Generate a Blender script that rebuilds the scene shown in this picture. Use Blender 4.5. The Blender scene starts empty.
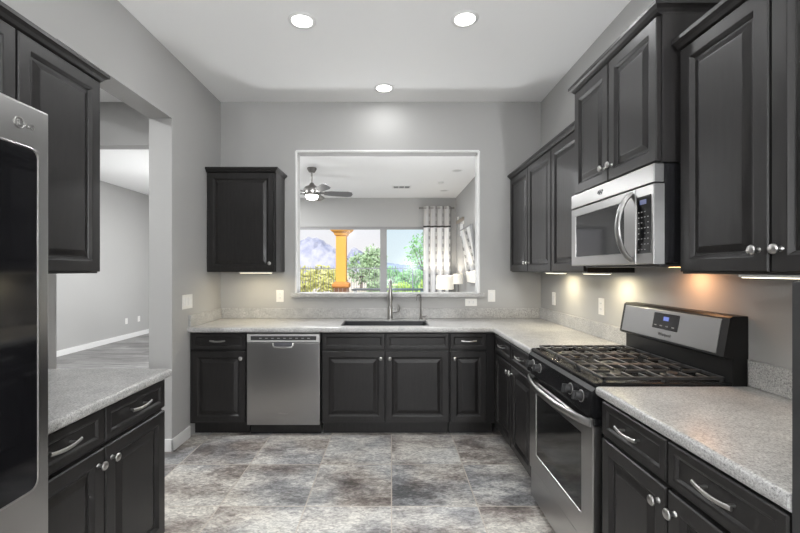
import bpy, bmesh, math, random
from mathutils import Vector, Matrix

S = bpy.context.scene
COL = S.collection
PI = math.pi
random.seed(7)

# ------------------------------------------------------------------ camera, sky, sun, exposure
cam_d = bpy.data.cameras.new('camera')
cam = bpy.data.objects.new('camera', cam_d)
COL.objects.link(cam)
cam.location = (0, 0, 1.385)
cam.rotation_euler = (PI / 2, 0, 0)
cam_d.sensor_fit = 'HORIZONTAL'
cam_d.sensor_width = 36
cam_d.lens = 18
cam_d.shift_x = 8.5 / 800
cam_d.shift_y = 4.0 / 800
cam_d.clip_start = 0.05
cam_d.clip_end = 2000
S.camera = cam

S.view_settings.view_transform = 'Standard'
S.view_settings.look = 'None'
S.view_settings.gamma = 1
S.view_settings.use_curve_mapping = False
S.view_settings.exposure = 0.3

W = bpy.data.worlds.new('sky')
S.world = W
W.use_nodes = True
nt = W.node_tree
bg = nt.nodes['Background']
tc = nt.nodes.new('ShaderNodeTexCoord')
sp = nt.nodes.new('ShaderNodeSeparateXYZ')
nt.links.new(tc.outputs['Generated'], sp.inputs[0])
rp = nt.nodes.new('ShaderNodeValToRGB')
rp.color_ramp.elements[0].position = 0.0
rp.color_ramp.elements[0].color = (0.93, 0.90, 0.90, 1)
rp.color_ramp.elements[1].position = 0.45
rp.color_ramp.elements[1].color = (0.62, 0.76, 0.95, 1)
nt.links.new(sp.outputs['Z'], rp.inputs[0])
nt.links.new(rp.outputs[0], bg.inputs['Color'])
bg.inputs["Strength"].default_value = 0.85

sun_d = bpy.data.lights.new('sun', 'SUN')
sun_d.energy = 4.2
sun_d.angle = 0.01
sun = bpy.data.objects.new('sun', sun_d)
COL.objects.link(sun)
sun.rotation_euler = (math.radians(47), math.radians(-10), 0)   # high sun from behind the house

CAN_POWER = 4.5        # kitchen recessed lamps
ADDED_BOWL_POWER = 152.0  # floor lamps added out of view to brighten the rooms
HALL_POWER = 64.0       # recessed lamps added out of view in the great room

# ------------------------------------------------------------------ materials
def mat(name, col=(0.5, 0.5, 0.5), rough=0.5, metal=0.0, spec=0.5, emit=None, es=0.0, coat=0.0, alpha=None):
    m = bpy.data.materials.new(name)
    m.use_nodes = True
    b = m.node_tree.nodes['Principled BSDF']
    b.inputs['Base Color'].default_value = (*col, 1)
    b.inputs['Roughness'].default_value = rough
    b.inputs['Metallic'].default_value = metal
    b.inputs['Specular IOR Level'].default_value = spec
    b.inputs['Coat Weight'].default_value = coat
    if emit:
        b.inputs['Emission Color'].default_value = (*emit, 1)
        b.inputs['Emission Strength'].default_value = es
    return m

def N(m, t, **kw):
    n = m.node_tree.nodes.new(t)
    for k, v in kw.items():
        setattr(n, k, v)
    return n

def L(m, a, b):
    m.node_tree.links.new(a, b)

def B(m):
    return m.node_tree.nodes['Principled BSDF']

def coords(m, scale=(1, 1, 1)):
    t = N(m, 'ShaderNodeTexCoord')
    mp = N(m, 'ShaderNodeMapping')
    mp.inputs['Scale'].default_value = scale
    L(m, t.outputs['Object'], mp.inputs['Vector'])
    return mp.outputs['Vector']

def noise(m, vec, scale, detail=4, rough=0.55):
    n = N(m, 'ShaderNodeTexNoise')
    n.inputs['Scale'].default_value = scale
    n.inputs['Detail'].default_value = detail
    n.inputs['Roughness'].default_value = rough
    L(m, vec, n.inputs['Vector'])
    return n.outputs['Fac']

def ramp(m, fac, stops):
    r = N(m, 'ShaderNodeValToRGB')
    els = r.color_ramp.elements
    while len(els) < len(stops):
        els.new(0.5)
    for e, (p, c) in zip(els, stops):
        e.position = p
        e.color = (*c, 1)
    L(m, fac, r.inputs[0])
    return r.outputs[0]

def bump(m, h, strength=0.2, dist=0.002):
    b = N(m, 'ShaderNodeBump')
    b.inputs['Strength'].default_value = strength
    b.inputs['Distance'].default_value = dist
    L(m, h, b.inputs['Height'])
    L(m, b.outputs[0], B(m).inputs['Normal'])

def math_(m, op, a, b=None):
    n = N(m, 'ShaderNodeMath', operation=op)
    for i, v in enumerate((a, b)):
        if v is None:
            continue
        if isinstance(v, (int, float)):
            n.inputs[i].default_value = v
        else:
            L(m, v, n.inputs[i])
    return n.outputs[0]

def mixc(m, fac, a, b, mode='MIX'):
    n = N(m, 'ShaderNodeMix', data_type='RGBA', blend_type=mode)
    for s, v in ((n.inputs[0], fac), (n.inputs[6], a), (n.inputs[7], b)):
        if isinstance(v, (int, float)):
            s.default_value = v
        elif isinstance(v, tuple):
            s.default_value = (*v, 1)
        else:
            L(m, v, s)
    return n.outputs[2]

def paint(name, col, rough=0.75):
    m = mat(name, col, rough, spec=0.3)
    bump(m, noise(m, coords(m), 140, 2), 0.12, 0.001)
    return m

WALL = paint('greige wall paint', (0.415, 0.412, 0.404))
CEIL = paint('white ceiling paint', (0.90, 0.90, 0.895))
HALLWALL = WALL
WHITE = mat('white trim paint', (0.78, 0.78, 0.77), 0.4)
PLASTIC = mat('white plastic', (0.80, 0.79, 0.76), 0.35)
SLOT = mat('dark slot', (0.05, 0.05, 0.05), 0.5)

def cab_mat():
    m = mat('espresso stained wood', (0.02, 0.018, 0.018), 0.36, spec=0.4)
    v = coords(m, (14, 14, 1.6))
    f = noise(m, v, 4.0, 6, 0.6)
    L(m, ramp(m, f, [(0.3, (0.012, 0.0112, 0.0112)), (0.7, (0.021, 0.0195, 0.0193))]), B(m).inputs['Base Color'])
    r = ramp(m, f, [(0.3, (0.30,) * 3), (0.7, (0.42,) * 3)])
    L(m, r, B(m).inputs['Roughness'])
    bump(m, f, 0.05, 0.001)
    return m
CAB = cab_mat()
TOE = mat('dark toe kick', (0.016, 0.015, 0.015), 0.5)

def counter_mat():
    m = mat('speckled grey stone counter', (0.5, 0.5, 0.48), 0.3, spec=0.45)
    v = coords(m)
    f = noise(m, v, 170, 5, 0.75)
    c1 = ramp(m, f, [(0.34, (0.15, 0.148, 0.145)), (0.44, (0.39, 0.386, 0.375)), (0.54, (0.54, 0.535, 0.52)), (0.64, (0.70, 0.695, 0.68))])
    g = noise(m, v, 9, 4, 0.6)
    c2 = ramp(m, g, [(0.35, (0.80, 0.80, 0.81)), (0.65, (1.0, 1.0, 1.0))])
    L(m, mixc(m, 1.0, c1, c2, 'MULTIPLY'), B(m).inputs['Base Color'])
    return m
COUNTER = counter_mat()

def steel_mat(name, col=(0.56, 0.555, 0.545), rough=0.30, scale=(2, 2, 420)):
    m = mat(name, col, rough, metal=1.0)
    f = noise(m, coords(m, scale), 3.0, 3)
    B(m).inputs['Anisotropic'].default_value = 0.6
    L(m, ramp(m, f, [(0.3, (rough * 0.94,) * 3), (0.7, (rough * 1.07,) * 3)]), B(m).inputs['Roughness'])
    return m
STEEL = steel_mat('brushed stainless steel', (0.40, 0.395, 0.39), 0.30, (420, 2, 2))
STEEL_V = steel_mat('satin stainless steel', (0.39, 0.387, 0.382), 0.30, (2, 2, 160))
NICKEL = mat('satin nickel', (0.52, 0.512, 0.50), 0.30, metal=1.0)
TAPM = mat('brushed tap nickel', (0.36, 0.352, 0.34), 0.36, metal=1.0)
BRONZE = mat('dark brushed metal', (0.22, 0.21, 0.20), 0.3, metal=1.0)
BLACK = mat('black enamel', (0.010, 0.010, 0.011), 0.22, spec=0.5)
BLACKGLASS = mat('black glass', (0.006, 0.006, 0.007), 0.06, spec=0.5)
OVENGLASS = mat('dark oven glass', (0.012, 0.012, 0.012), 0.08, spec=0.6)
IRON = mat('cast iron', (0.040, 0.040, 0.041), 0.42, spec=0.6)
CHAR = mat('charcoal side panel', (0.035, 0.035, 0.036), 0.45)
SINKM = mat('dark composite', (0.025, 0.026, 0.028), 0.35)
BLUE = mat('blue digital display', (0.01, 0.01, 0.05), 0.3, emit=(0.25, 0.35, 1.0), es=0.5)
STEEL_M = steel_mat('matte stainless steel', (0.33, 0.328, 0.325), 0.42)
SILVER = mat('silver trim', (0.62, 0.62, 0.61), 0.45, metal=0.6)
KEY = mat('grey key print', (0.30, 0.30, 0.30), 0.5)
PRINT = mat('dark grey print', (0.10, 0.10, 0.11), 0.4)
BULB = mat('lit lamp lens', (1, 1, 1), 0.5, emit=(1.0, 0.97, 0.92), es=7)
WARM = mat('lit warm strip', (1, 1, 1), 0.5, emit=(1.0, 0.88, 0.62), es=3)
AMBER = mat('lit amber cooktop lamp', (1, 0.8, 0.6), 0.5, emit=(1.0, 0.55, 0.22), es=3)
CANOFF = mat('white unlit lens', (0.55, 0.55, 0.55), 0.4)

def tile_mat():
    m = mat('slate look floor tile', (0.4, 0.4, 0.4), 0.3, spec=0.45)
    t = N(m, 'ShaderNodeTexCoord')
    mp = N(m, 'ShaderNodeMapping', vector_type='POINT')
    k = 1 / 0.506
    mp.inputs['Scale'].default_value = (k, k, k)
    mp.inputs['Location'].default_value = (0, -2.856 * k, 0)
    L(m, t.outputs['Object'], mp.inputs['Vector'])
    s = N(m, 'ShaderNodeSeparateXYZ')
    L(m, mp.outputs[0], s.inputs[0])
    def edge(o):
        f = math_(m, 'FRACT', o)
        return math_(m, 'MINIMUM', f, math_(m, 'SUBTRACT', 1.0, f))
    g = math_(m, 'MINIMUM', edge(s.outputs[0]), edge(s.outputs[1]))
    grout = math_(m, 'LESS_THAN', g, 0.0065)
    fl = N(m, 'ShaderNodeVectorMath', operation='FLOOR')
    L(m, mp.outputs[0], fl.inputs[0])
    wn = N(m, 'ShaderNodeTexWhiteNoise', noise_dimensions='2D')
    L(m, fl.outputs[0], wn.inputs['Vector'])
    sc = N(m, 'ShaderNodeVectorMath', operation='SCALE')
    sc.inputs['Scale'].default_value = 9.0
    L(m, wn.outputs['Color'], sc.inputs[0])
    ad = N(m, 'ShaderNodeVectorMath', operation='ADD')
    L(m, mp.outputs[0], ad.inputs[0])
    L(m, sc.outputs[0], ad.inputs[1])
    v = ad.outputs[0]
    # stretch a little so the clouds drift diagonally
    mp2 = N(m, 'ShaderNodeMapping')
    mp2.inputs['Rotation'].default_value = (0, 0, 0.6)
    mp2.inputs['Scale'].default_value = (0.75, 1.35, 1)
    L(m, v, mp2.inputs['Vector'])
    big = noise(m, mp2.outputs[0], 1.25, 6, 0.6)
    hue = noise(m, v, 0.9, 3, 0.5)
    fine = noise(m, mp2.outputs[0], 11, 6, 0.8)
    comb = math_(m, 'ADD', math_(m, 'MULTIPLY', big, 0.66), math_(m, 'MULTIPLY', fine, 0.34))
    cool = ramp(m, comb, [(0.385, (0.11, 0.113, 0.116)), (0.44, (0.22, 0.222, 0.228)), (0.50, (0.345, 0.347, 0.35)), (0.565, (0.55, 0.545, 0.52))])
    warm = ramp(m, comb, [(0.385, (0.10, 0.086, 0.078)), (0.44, (0.20, 0.172, 0.157)), (0.50, (0.36, 0.332, 0.305)), (0.565, (0.57, 0.55, 0.505))])
    hm = ramp(m, hue, [(0.42, (0, 0, 0)), (0.58, (1, 1, 1))])
    body = mixc(m, hm, cool, warm)
    # scaly flecks of the slate print
    mp3 = N(m, 'ShaderNodeMapping')
    mp3.inputs['Rotation'].default_value = (0, 0, 0.35)
    mp3.inputs['Scale'].default_value = (1.0, 2.2, 1)
    L(m, v, mp3.inputs['Vector'])
    fl2 = N(m, 'ShaderNodeTexNoise')
    fl2.inputs['Scale'].default_value = 17
    fl2.inputs['Detail'].default_value = 3
    fl2.inputs['Distortion'].default_value = 1.2
    L(m, mp3.outputs[0], fl2.inputs['Vector'])
    body = mixc(m, 1.0, body, ramp(m, fl2.outputs['Fac'], [(0.36, (0.70, 0.69, 0.69)), (0.50, (1.03, 1.03, 1.03)), (0.64, (1.34, 1.33, 1.31))]), 'MULTIPLY')
    L(m, mixc(m, grout, body, (0.50, 0.45, 0.39)), B(m).inputs['Base Color'])
    L(m, ramp(m, fine, [(0.3, (0.30,) * 3), (0.7, (0.45,) * 3)]), B(m).inputs['Roughness'])
    h = math_(m, 'SUBTRACT', math_(m, 'MULTIPLY', fine, 0.5), grout)
    bump(m, h, 0.25, 0.003)
    return m
TILE = tile_mat()

def plank_mat():
    m = mat('grey wood plank floor', (0.2, 0.2, 0.2), 0.4)
    v = coords(m)
    br = N(m, 'ShaderNodeTexBrick')
    br.inputs['Scale'].default_value = 1
    br.inputs['Brick Width'].default_value = 1.2
    br.inputs['Row Height'].default_value = 0.16
    br.inputs['Mortar Size'].default_value = 0.002
    br.inputs['Color1'].default_value = (0.15, 0.145, 0.142, 1)
    br.inputs['Color2'].default_value = (0.32, 0.315, 0.31, 1)
    br.inputs['Mortar'].default_value = (0.06, 0.06, 0.06, 1)
    L(m, v, br.inputs['Vector'])
    mp = N(m, 'ShaderNodeMapping')
    mp.inputs['Scale'].default_value = (1.2, 14, 1)
    L(m, v, mp.inputs['Vector'])
    f = noise(m, mp.outputs[0], 2.2, 6, 0.65)
    g = ramp(m, f, [(0.36, (0.35,) * 3), (0.62, (1.25,) * 3)])
    L(m, mixc(m, 1.0, br.outputs['Color'], g, 'MULTIPLY'), B(m).inputs['Base Color'])
    return m
PLANK = plank_mat()

def pane_mat(name, tint=(1, 1, 1), refl=0.02):
    m = bpy.data.materials.new(name)
    m.use_nodes = True
    n = m.node_tree
    n.nodes.remove(n.nodes['Principled BSDF'])
    out = n.nodes['Material Output']
    tr = n.nodes.new('ShaderNodeBsdfTransparent')
    tr.inputs[0].default_value = (*tint, 1)
    gl = n.nodes.new('ShaderNodeBsdfGlossy')
    gl.inputs['Roughness'].default_value = 0.16
    mx = n.nodes.new('ShaderNodeMixShader')
    mx.inputs[0].default_value = refl
    n.links.new(tr.outputs[0], mx.inputs[1])
    n.links.new(gl.outputs[0], mx.inputs[2])
    n.links.new(mx.outputs[0], out.inputs[0])
    return m
PANE = pane_mat('window glass')
PANE_TINT = pane_mat('tinted window glass', (0.90, 0.98, 1.0))

# ------------------------------------------------------------------ mesh helpers
class MB:
    def __init__(self):
        self.bm = bmesh.new()

    def box(self, x0, x1, y0, y1, z0, z1, bev=0.0, seg=2):
        bm = bmesh.new()
        vs = [bm.verts.new((x, y, z)) for z in (z0, z1) for y in (y0, y1) for x in (x0, x1)]
        for f in ((0, 2, 3, 1), (4, 5, 7, 6), (0, 1, 5, 4), (2, 6, 7, 3), (0, 4, 6, 2), (1, 3, 7, 5)):
            bm.faces.new([vs[i] for i in f])
        if bev > 0:
            bmesh.ops.bevel(bm, geom=bm.edges[:], offset=bev, segments=seg, profile=0.6, affect='EDGES')
        self.add(bm)
        return self

    def add(self, bm):
        me = bpy.data.meshes.new('tmp')
        bm.to_mesh(me)
        bm.free()
        self.bm.from_mesh(me)
        bpy.data.meshes.remove(me)

    def rings(self, rings, cap0=True, cap1=True):
        """stack of closed loops with the same number of points"""
        R = [[self.bm.verts.new(p) for p in r] for r in rings]
        n = len(R[0])
        for a, b in zip(R, R[1:]):
            for i in range(n):
                self.bm.faces.new((a[i], a[(i + 1) % n], b[(i + 1) % n], b[i]))
        if cap0:
            self.bm.faces.new(R[0][::-1])
        if cap1:
            self.bm.faces.new(R[-1])
        return self

    def panel(self, x0, x1, z0, z1, prof, y=0.0):
        """nested rectangles: prof = [(inset, outward)], outward is towards -y"""
        rings = []
        for i, o in prof:
            rings.append([(x0 + i, y - o, z0 + i), (x1 - i, y - o, z0 + i), (x1 - i, y - o, z1 - i), (x0 + i, y - o, z1 - i)])
        return self.rings(rings)

    def tube(self, pts, r, n=10, squash=None):
        pts = [Vector(p) for p in pts]
        rs = r if isinstance(r, (list, tuple)) else [r] * len(pts)
        rings = []
        up = None
        for i, p in enumerate(pts):
            d = (pts[min(i + 1, len(pts) - 1)] - pts[max(i - 1, 0)]).normalized()
            if up is None:
                up = Vector((0, 0, 1)) if abs(d.z) < 0.9 else Vector((1, 0, 0))
            a = d.cross(up).normalized()
            b = a.cross(d).normalized()
            up = b
            s1, s2 = squash if squash else (1, 1)
            rings.append([p + rs[i] * (math.cos(2 * PI * k / n) * a * s1 + math.sin(2 * PI * k / n) * b * s2) for k in range(n)])
        return self.rings(rings)

    def lathe(self, prof, c=(0, 0, 0), axis='z', n=24):
        """prof = [(radius, height)]; axis z up, or 'y' = heights towards -y"""
        rings = []
        for r, h in prof:
            r = max(r, 1e-4)
            ring = []
            for k in range(n):
                u, v = r * math.cos(2 * PI * k / n), r * math.sin(2 * PI * k / n)
                if axis == 'z':
                    ring.append((c[0] + u, c[1] + v, c[2] + h))
                elif axis == 'y':
                    ring.append((c[0] + u, c[1] - h, c[2] + v))
                else:
                    ring.append((c[0] + h, c[1] + u, c[2] + v))
            rings.append(ring)
        return self.rings(rings)

    def prism(self, poly, axis, a, b):
        """poly in the two other axes, extruded from a to b along axis"""
        def P(p, t):
            return {'x': (t, p[0], p[1]), 'y': (p[0], t, p[1]), 'z': (p[0], p[1], t)}[axis]
        return self.rings([[P(p, a) for p in poly], [P(p, b) for p in poly]])

    def build(self, name, m, parent=None, smooth=False, loc=None, rot=None):
        bmesh.ops.recalc_face_normals(self.bm, faces=self.bm.faces[:])
        me = bpy.data.meshes.new(name)
        self.bm.to_mesh(me)
        self.bm.free()
        if smooth:
            for p in me.polygons:
                p.use_smooth = True
            try:
                me.set_sharp_from_angle(angle=math.radians(smooth if smooth is not True else 40))
            except Exception:
                pass
        me.materials.append(m)
        o = bpy.data.objects.new(name, me)
        COL.objects.link(o)
        if parent:
            o.parent = parent
        if loc:
            o.location = loc
        if rot:
            o.rotation_euler = rot
        return o

def link(name, data, parent, loc, rot=None):
    o = bpy.data.objects.new(name, data)
    COL.objects.link(o)
    o.parent = parent
    o.location = loc
    if rot:
        o.rotation_euler = rot
    return o

def tag(o, label, cat, group=None):
    o['label'] = label
    o['category'] = cat
    if group:
        o['group'] = group
    return o

def thing(name, label, cat, loc=(0, 0, 0), rz=0.0, group=None):
    o = bpy.data.objects.new(name, None)
    o.empty_display_size = 0.1
    COL.objects.link(o)
    o.location = loc
    o.rotation_euler = (0, 0, rz)
    return tag(o, label, cat, group)

def struct(o):
    o['kind'] = 'structure'
    return o

def copy_tree(o, parent=None):
    c = o.copy()
    COL.objects.link(c)
    c.parent = parent
    for ch in list(o.children):
        copy_tree(ch, c)
    return c

def lettering(name, s, size, m, parent, loc, rot=(PI / 2, 0, 0), depth=0.0006, spacing=1.0):
    cu = bpy.data.curves.new('lettering', 'FONT')
    cu.body = s
    cu.size = size
    cu.align_x = 'CENTER'
    cu.align_y = 'CENTER'
    cu.extrude = depth
    cu.space_character = spacing
    t = bpy.data.objects.new('lettering', cu)
    COL.objects.link(t)
    bpy.context.view_layer.update()
    me = bpy.data.meshes.new_from_object(t.evaluated_get(bpy.context.evaluated_depsgraph_get()))
    bpy.data.objects.remove(t)
    me.materials.clear()
    me.materials.append(m)
    return link(name, me, parent, loc, rot)

# ------------------------------------------------------------------ setting
XL, XR = -1.683, 1.472          # kitchen walls
YB, YB2 = 3.94, 4.12            # back wall with the pass-through
CH = 3.045                      # ceiling
XJ = -1.86                      # far side of the left wall
FAR = 9.15                      # far wall of the great room
XFL = -5.37                     # left wall of the great room
YR = -2.4                       # wall behind the camera

def wall(name, *boxes, m=WALL):
    b = MB()
    for x in boxes:
        b.box(*x)
    return struct(b.build(name, m))

wall('wall_left', (XJ, XL, YR, 2.01, 0, CH), (XJ, XL, 2.01, 3.067, 2.552, CH), (XJ, XL, 3.067, YB2, 0, CH))
PX0, PX1, PZ0, PZ1 = -0.941, 0.862, 1.125, 2.562
wall('wall_back', (XL, PX0, YB, YB2, 0, CH), (PX1, XR, YB, YB2, 0, CH), (PX0, PX1, YB, YB2, 0, PZ0), (PX0, PX1, YB, YB2, PZ1, CH))
wall('wall_header', (XFL, XJ, YB, 4.08, 2.62, CH))
# right wall runs the whole depth; it has one small high window in the great room
SWY0, SWY1, SWZ0, SWZ1 = 8.12, 8.76, 2.12, 2.42
wall('wall_right', (XR, XR + 0.15, YR, SWY0, 0, CH), (XR, XR + 0.15, SWY1, FAR + 0.15, 0, CH),
     (XR, XR + 0.15, SWY0, SWY1, 0, SWZ0), (XR, XR + 0.15, SWY0, SWY1, SWZ1, CH))
WX0, WX1, WZ1 = -2.75, 1.18, 2.385
wall('wall_far', (XFL, WX0, FAR, FAR + 0.15, 0, CH), (WX1, XR, FAR, FAR + 0.15, 0, CH), (WX0, WX1, FAR, FAR + 0.15, WZ1, CH))
wall('wall_outer', (XFL - 0.15, XFL, YR, FAR + 0.15, 0, CH))
RX0, RX1 = -1.66, 1.45
wall('wall_rear', (XFL, RX0, YR - 0.15, YR, 0, CH), (RX1, XR + 0.15, YR - 0.15, YR, 0, CH), (RX0, RX1, YR - 0.15, YR, 2.75, CH))
struct(MB().box(XFL - 0.15, XR + 0.15, YR - 0.15, FAR + 0.15, CH, CH + 0.12).build('ceiling', CEIL))
struct(MB().box(XJ + 0.02, XR, YR - 0.15, YB2, -0.1, 0).build('floor', TILE))
struct(MB().box(XFL, XJ + 0.02, YR, YB2, -0.1, 0).box(XFL, XR, YB2, FAR + 0.15, -0.1, 0).build('floor_great_room', PLANK))

def baseboard(name, poly_boxes):
    b = MB()
    for x0, x1, y0, y1 in poly_boxes:
        b.box(x0, x1, y0, y1, 0, 0.095, 0.004)
    return struct(b.build(name, WHITE))
baseboard('baseboard_left', [(XL, XL + 0.014, 3.053, 3.325), (XJ, XL + 0.014, 3.053, 3.067)])
baseboard('baseboard_outer', [(XFL, XFL + 0.016, 0.5, FAR)])
baseboard('baseboard_right', [(XR - 0.016, XR, YB2, FAR)])

# rounded plaster edges of the pass-through and the passage
e = MB()
for x in (PX0, PX1):
    e.tube([(x, YB + 0.006, PZ0 + 0.04), (x, YB + 0.006, PZ1)], 0.012, 10)
e.tube([(PX0, YB + 0.006, PZ1), (PX1, YB + 0.006, PZ1)], 0.012, 10)
struct(e.build('trim_1', WHITE, smooth=True))

# sliding door wall at the far end of the great room
def slider(name, x0, x1, y0, y1, ztop, panes, fm, glass):
    w = 0.055
    f = MB()
    f.box(x0, x1, y0, y1, ztop - w, ztop)
    f.box(x0, x1, y0, y1, 0, 0.05)
    f.box(x0, x0 + w, y0, y1, 0.05, ztop - w)
    f.box(x1 - w, x1, y0, y1, 0.05, ztop - w)
    for k, p in enumerate(panes[1:-1]):
        f.box(p - 0.075, p + 0.075, y0 + 0.01, y1 - 0.01, 0.05, ztop - w)
    o = struct(f.build(name, fm))
    for a, b, g in zip(panes, panes[1:], glass):
        struct(MB().box(a + 0.05, b - 0.05, (y0 + y1) / 2 - 0.003, (y0 + y1) / 2 + 0.003, 0.05, ztop - w).build('pane', g, o))
    return o
FRAMEM = mat('grey window frame', (0.30, 0.30, 0.30), 0.45)
slider('window_1', WX0, WX1, FAR + 0.03, FAR + 0.10, WZ1, [WX0, -0.185, WX1], FRAMEM, [PANE, PANE_TINT])
slider('window_rear_added', RX0, RX1, YR - 0.11, YR - 0.04, 2.75, [RX0, -0.12, RX1], FRAMEM, [PANE, PANE])  # unseen rear glazing, added and widened for more daylight
sw = MB()
for b in ((SWY0, SWY1, SWZ0, SWZ0 + .03), (SWY0, SWY1, SWZ1 - .03, SWZ1), (SWY0, SWY0 + .03, SWZ0 + .03, SWZ1 - .03), (SWY1 - .03, SWY1, SWZ0 + .03, SWZ1 - .03)):
    sw.box(XR + 0.03, XR + 0.09, *b)
sw = struct(sw.build('window_3', WHITE))
struct(MB().box(XR + 0.055, XR + 0.06, SWY0 + .03, SWY1 - .03, SWZ0 + .03, SWZ1 - .03).build('pane', PANE, sw))
tag(MB().box(XR - 0.05, XR, SWY0 - 0.04, SWY1 + 0.04, SWZ1 - 0.01, SWZ1 + 0.05, 0.004).build('window_valance', mat('taupe fabric', (0.33, 0.29, 0.24), 0.8)),
    'small taupe valance above the little high side window', 'valance')

# granite ledge of the pass-through
tag(MB().box(PX0 - 0.05, PX1 + 0.05, YB - 0.045, YB, 1.125, 1.163, 0.006).box(PX0 + .001, PX1 - .001, YB - 0.01, YB2 + 0.03, 1.1255, 1.1625, 0.005).build('pass_through_ledge', COUNTER),
    'grey stone ledge along the bottom of the opening above the sink', 'ledge')

# ------------------------------------------------------------------ cabinet kit
DOOR = lambda s=0.062: [(0, 0), (0, 0.016), (0.004, 0.020), (s - 0.014, 0.020), (s - 0.011, 0.0192), (s - 0.001, 0.0100), (s + 0.001, 0.007), (s + 0.008, 0.007), (s + 0.030, 0.0155), (s + 0.033, 0.0172), (s + 0.038, 0.0175)]
DRAWER = [(0, 0), (0, 0.016), (0.004, 0.020), (0.026, 0.020), (0.032, 0.018), (0.038, 0.011), (0.044, 0.011)]

def knob_mesh():
    o = MB().lathe([(0.009, 0), (0.007, 0.004), (0.0055, 0.012), (0.008, 0.017), (0.0155, 0.021), (0.0165, 0.025), (0.013, 0.029), (0.0, 0.0305)], axis='y', n=20).build('knob', NICKEL, smooth=60)
    me = o.data
    bpy.data.objects.remove(o)
    return me
KNOB = knob_mesh()

def pull_mesh():
    b = MB()
    pts = []
    for k in range(13):
        t = -1 + 2 * k / 12
        pts.append((0.064 * t, -0.030 + 0.005 * t * t, 0.004 - 0.006 * (1 - t * t)))
    b.tube(pts, 0.0058, 10, squash=(0.75, 1.15))
    for s in (-1, 1):
        b.tube([(s * 0.044, 0.0, 0), (s * 0.044, -0.028, 0)], 0.0048, 8)
    o = b.build('pull', NICKEL, smooth=50)
    me = o.data
    bpy.data.objects.remove(o)
    return me
PULL = pull_mesh()

def crown_mb(x0, x1, yf, yb, z, left, right, h=0.045, out=0.044):
    prof = [(0, 0), (0.006, 0.0), (0.022, 0.008), (0.030, 0.020), (out - 0.004, h * 0.62), (out, h * 0.66), (out, h), (-0.02, h)]
    b = MB()
    rows = []
    for o, u in prof:
        row = []
        if left:
            q = max(o - 0.02, min(o, 0))
            row += [(x0 - q, yb, z + u), (x0 - q, yf - o, z + u)]
        else:
            row += [(x0, yf - o, z + u)]
        if right:
            q = max(o - 0.02, min(o, 0))
            row += [(x1 + q, yf - o, z + u), (x1 + q, yb, z + u)]
        else:
            row += [(x1, yf - o, z + u)]
        rows.append([b.bm.verts.new(p) for p in row])
    for r0, r1 in zip(rows, rows[1:] + rows[:1]):
        for i in range(len(r0) - 1):
            b.bm.faces.new((r0[i], r0[i + 1], r1[i + 1], r1[i]))
    for e_ in (0, -1):
        b.bm.faces.new([r[e_] for r in rows])
    return b

def add_door(par, x0, x1, z0, z1, knob=None, s=0.062):
    d = MB().panel(x0, x1, z0, z1, DOOR(s)).build('door', CAB, par)
    if knob:
        link('knob', KNOB, d, (knob[0], -0.020, knob[1]))
    return d

def add_drawer(par, x0, x1, z0, z1, pull=True):
    d = MB().panel(x0, x1, z0, z1, DRAWER).build('drawer', CAB, par)
    if pull:
        link('pull', PULL, d, ((x0 + x1) / 2, -0.012, (z0 + z1) / 2 + 0.004))
    return d

def base_cab(name, label, loc, rz, w, depth, fronts, extra=(0, 0), h=0.871):
    """fronts: list of dict(x0, x1, drawer='pull'|'false'|None, knob='l'|'r'); front plane of frame at y = 0"""
    t = thing(name, label, 'cabinet', loc, rz)
    b = MB()
    b.box(0, w, 0, 0.02, 0.11, h, 0.001, 1)
    b.box(0, 0.018, 0.02, depth, 0.11, h)
    b.box(w - 0.018, w, 0.02, depth, 0.11, h)
    b.box(0.018, w - 0.018, 0.02, depth, 0.11, 0.128)
    b.box(0.018, w - 0.018, depth - 0.012, depth, 0.128, h)
    b.build('body', CAB, t)
    MB().box(0.003, w - 0.003, 0.075, 0.09, 0, 0.11).box(0.003, 0.018, 0.09, depth, 0, 0.11).box(w - 0.018, w - 0.003, 0.09, depth, 0, 0.11).build('toe_kick', CAB, t)
    for f in fronts:
        add_drawer(t, f['x0'], f['x1'], 0.730, 0.862, f.get('drawer') == 'pull')
        kx = f['x0'] + 0.032 if f.get('knob') == 'l' else f['x1'] - 0.032
        if 'doors' not in f:
            add_door(t, f['x0'], f['x1'], 0.125, 0.714, (kx, 0.658))
    return t

def wall_cab(name, label, loc, rz, w, depth, z0, z1, doors, crown=(False, True), crown_back=None, group=None):
    t = thing(name, label, 'cabinet', loc, rz, group)
    b = MB()
    b.box(0, w, 0, depth, z0, z1, 0.0012, 1)
    b.build('body', CAB, t)
    crown_mb(0, w, 0.0, depth, z1 - 0.006, crown[0], crown[1]).build('crown', CAB, t)
    for x0, x1, k in doors:
        kx = x0 + 0.032 if k == 'l' else x1 - 0.032
        add_door(t, x0, x1, z0 + 0.008, z1 - 0.008, (kx, z0 + 0.078))
    return t

FY = 3.34                     # frame plane of the back run (door faces at 3.32)
# back run, left to right
base_cab('base_cabinet', 'dark base cabinet with one drawer and one door left of the dishwasher', (-1.680, FY, 0), 0, 0.472, 0.595,
         [dict(x0=0.016, x1=0.466, drawer='pull', knob='r')])
base_cab('base_cabinet', 'wide dark sink cabinet with two doors and blank drawer fronts under the sink', (-0.584, FY, 0), 0, 1.066, 0.595,
         [dict(x0=0.010, x1=0.528, drawer='false', knob='r'), dict(x0=0.538, x1=1.060, drawer='false', knob='l')])
base_cab('base_cabinet', 'narrow dark base cabinet with one drawer between sink cabinet and corner', (0.484, FY, 0), 0, 0.378, 0.595,
         [dict(x0=0.006, x1=0.304, drawer='pull', knob='l')])
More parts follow.
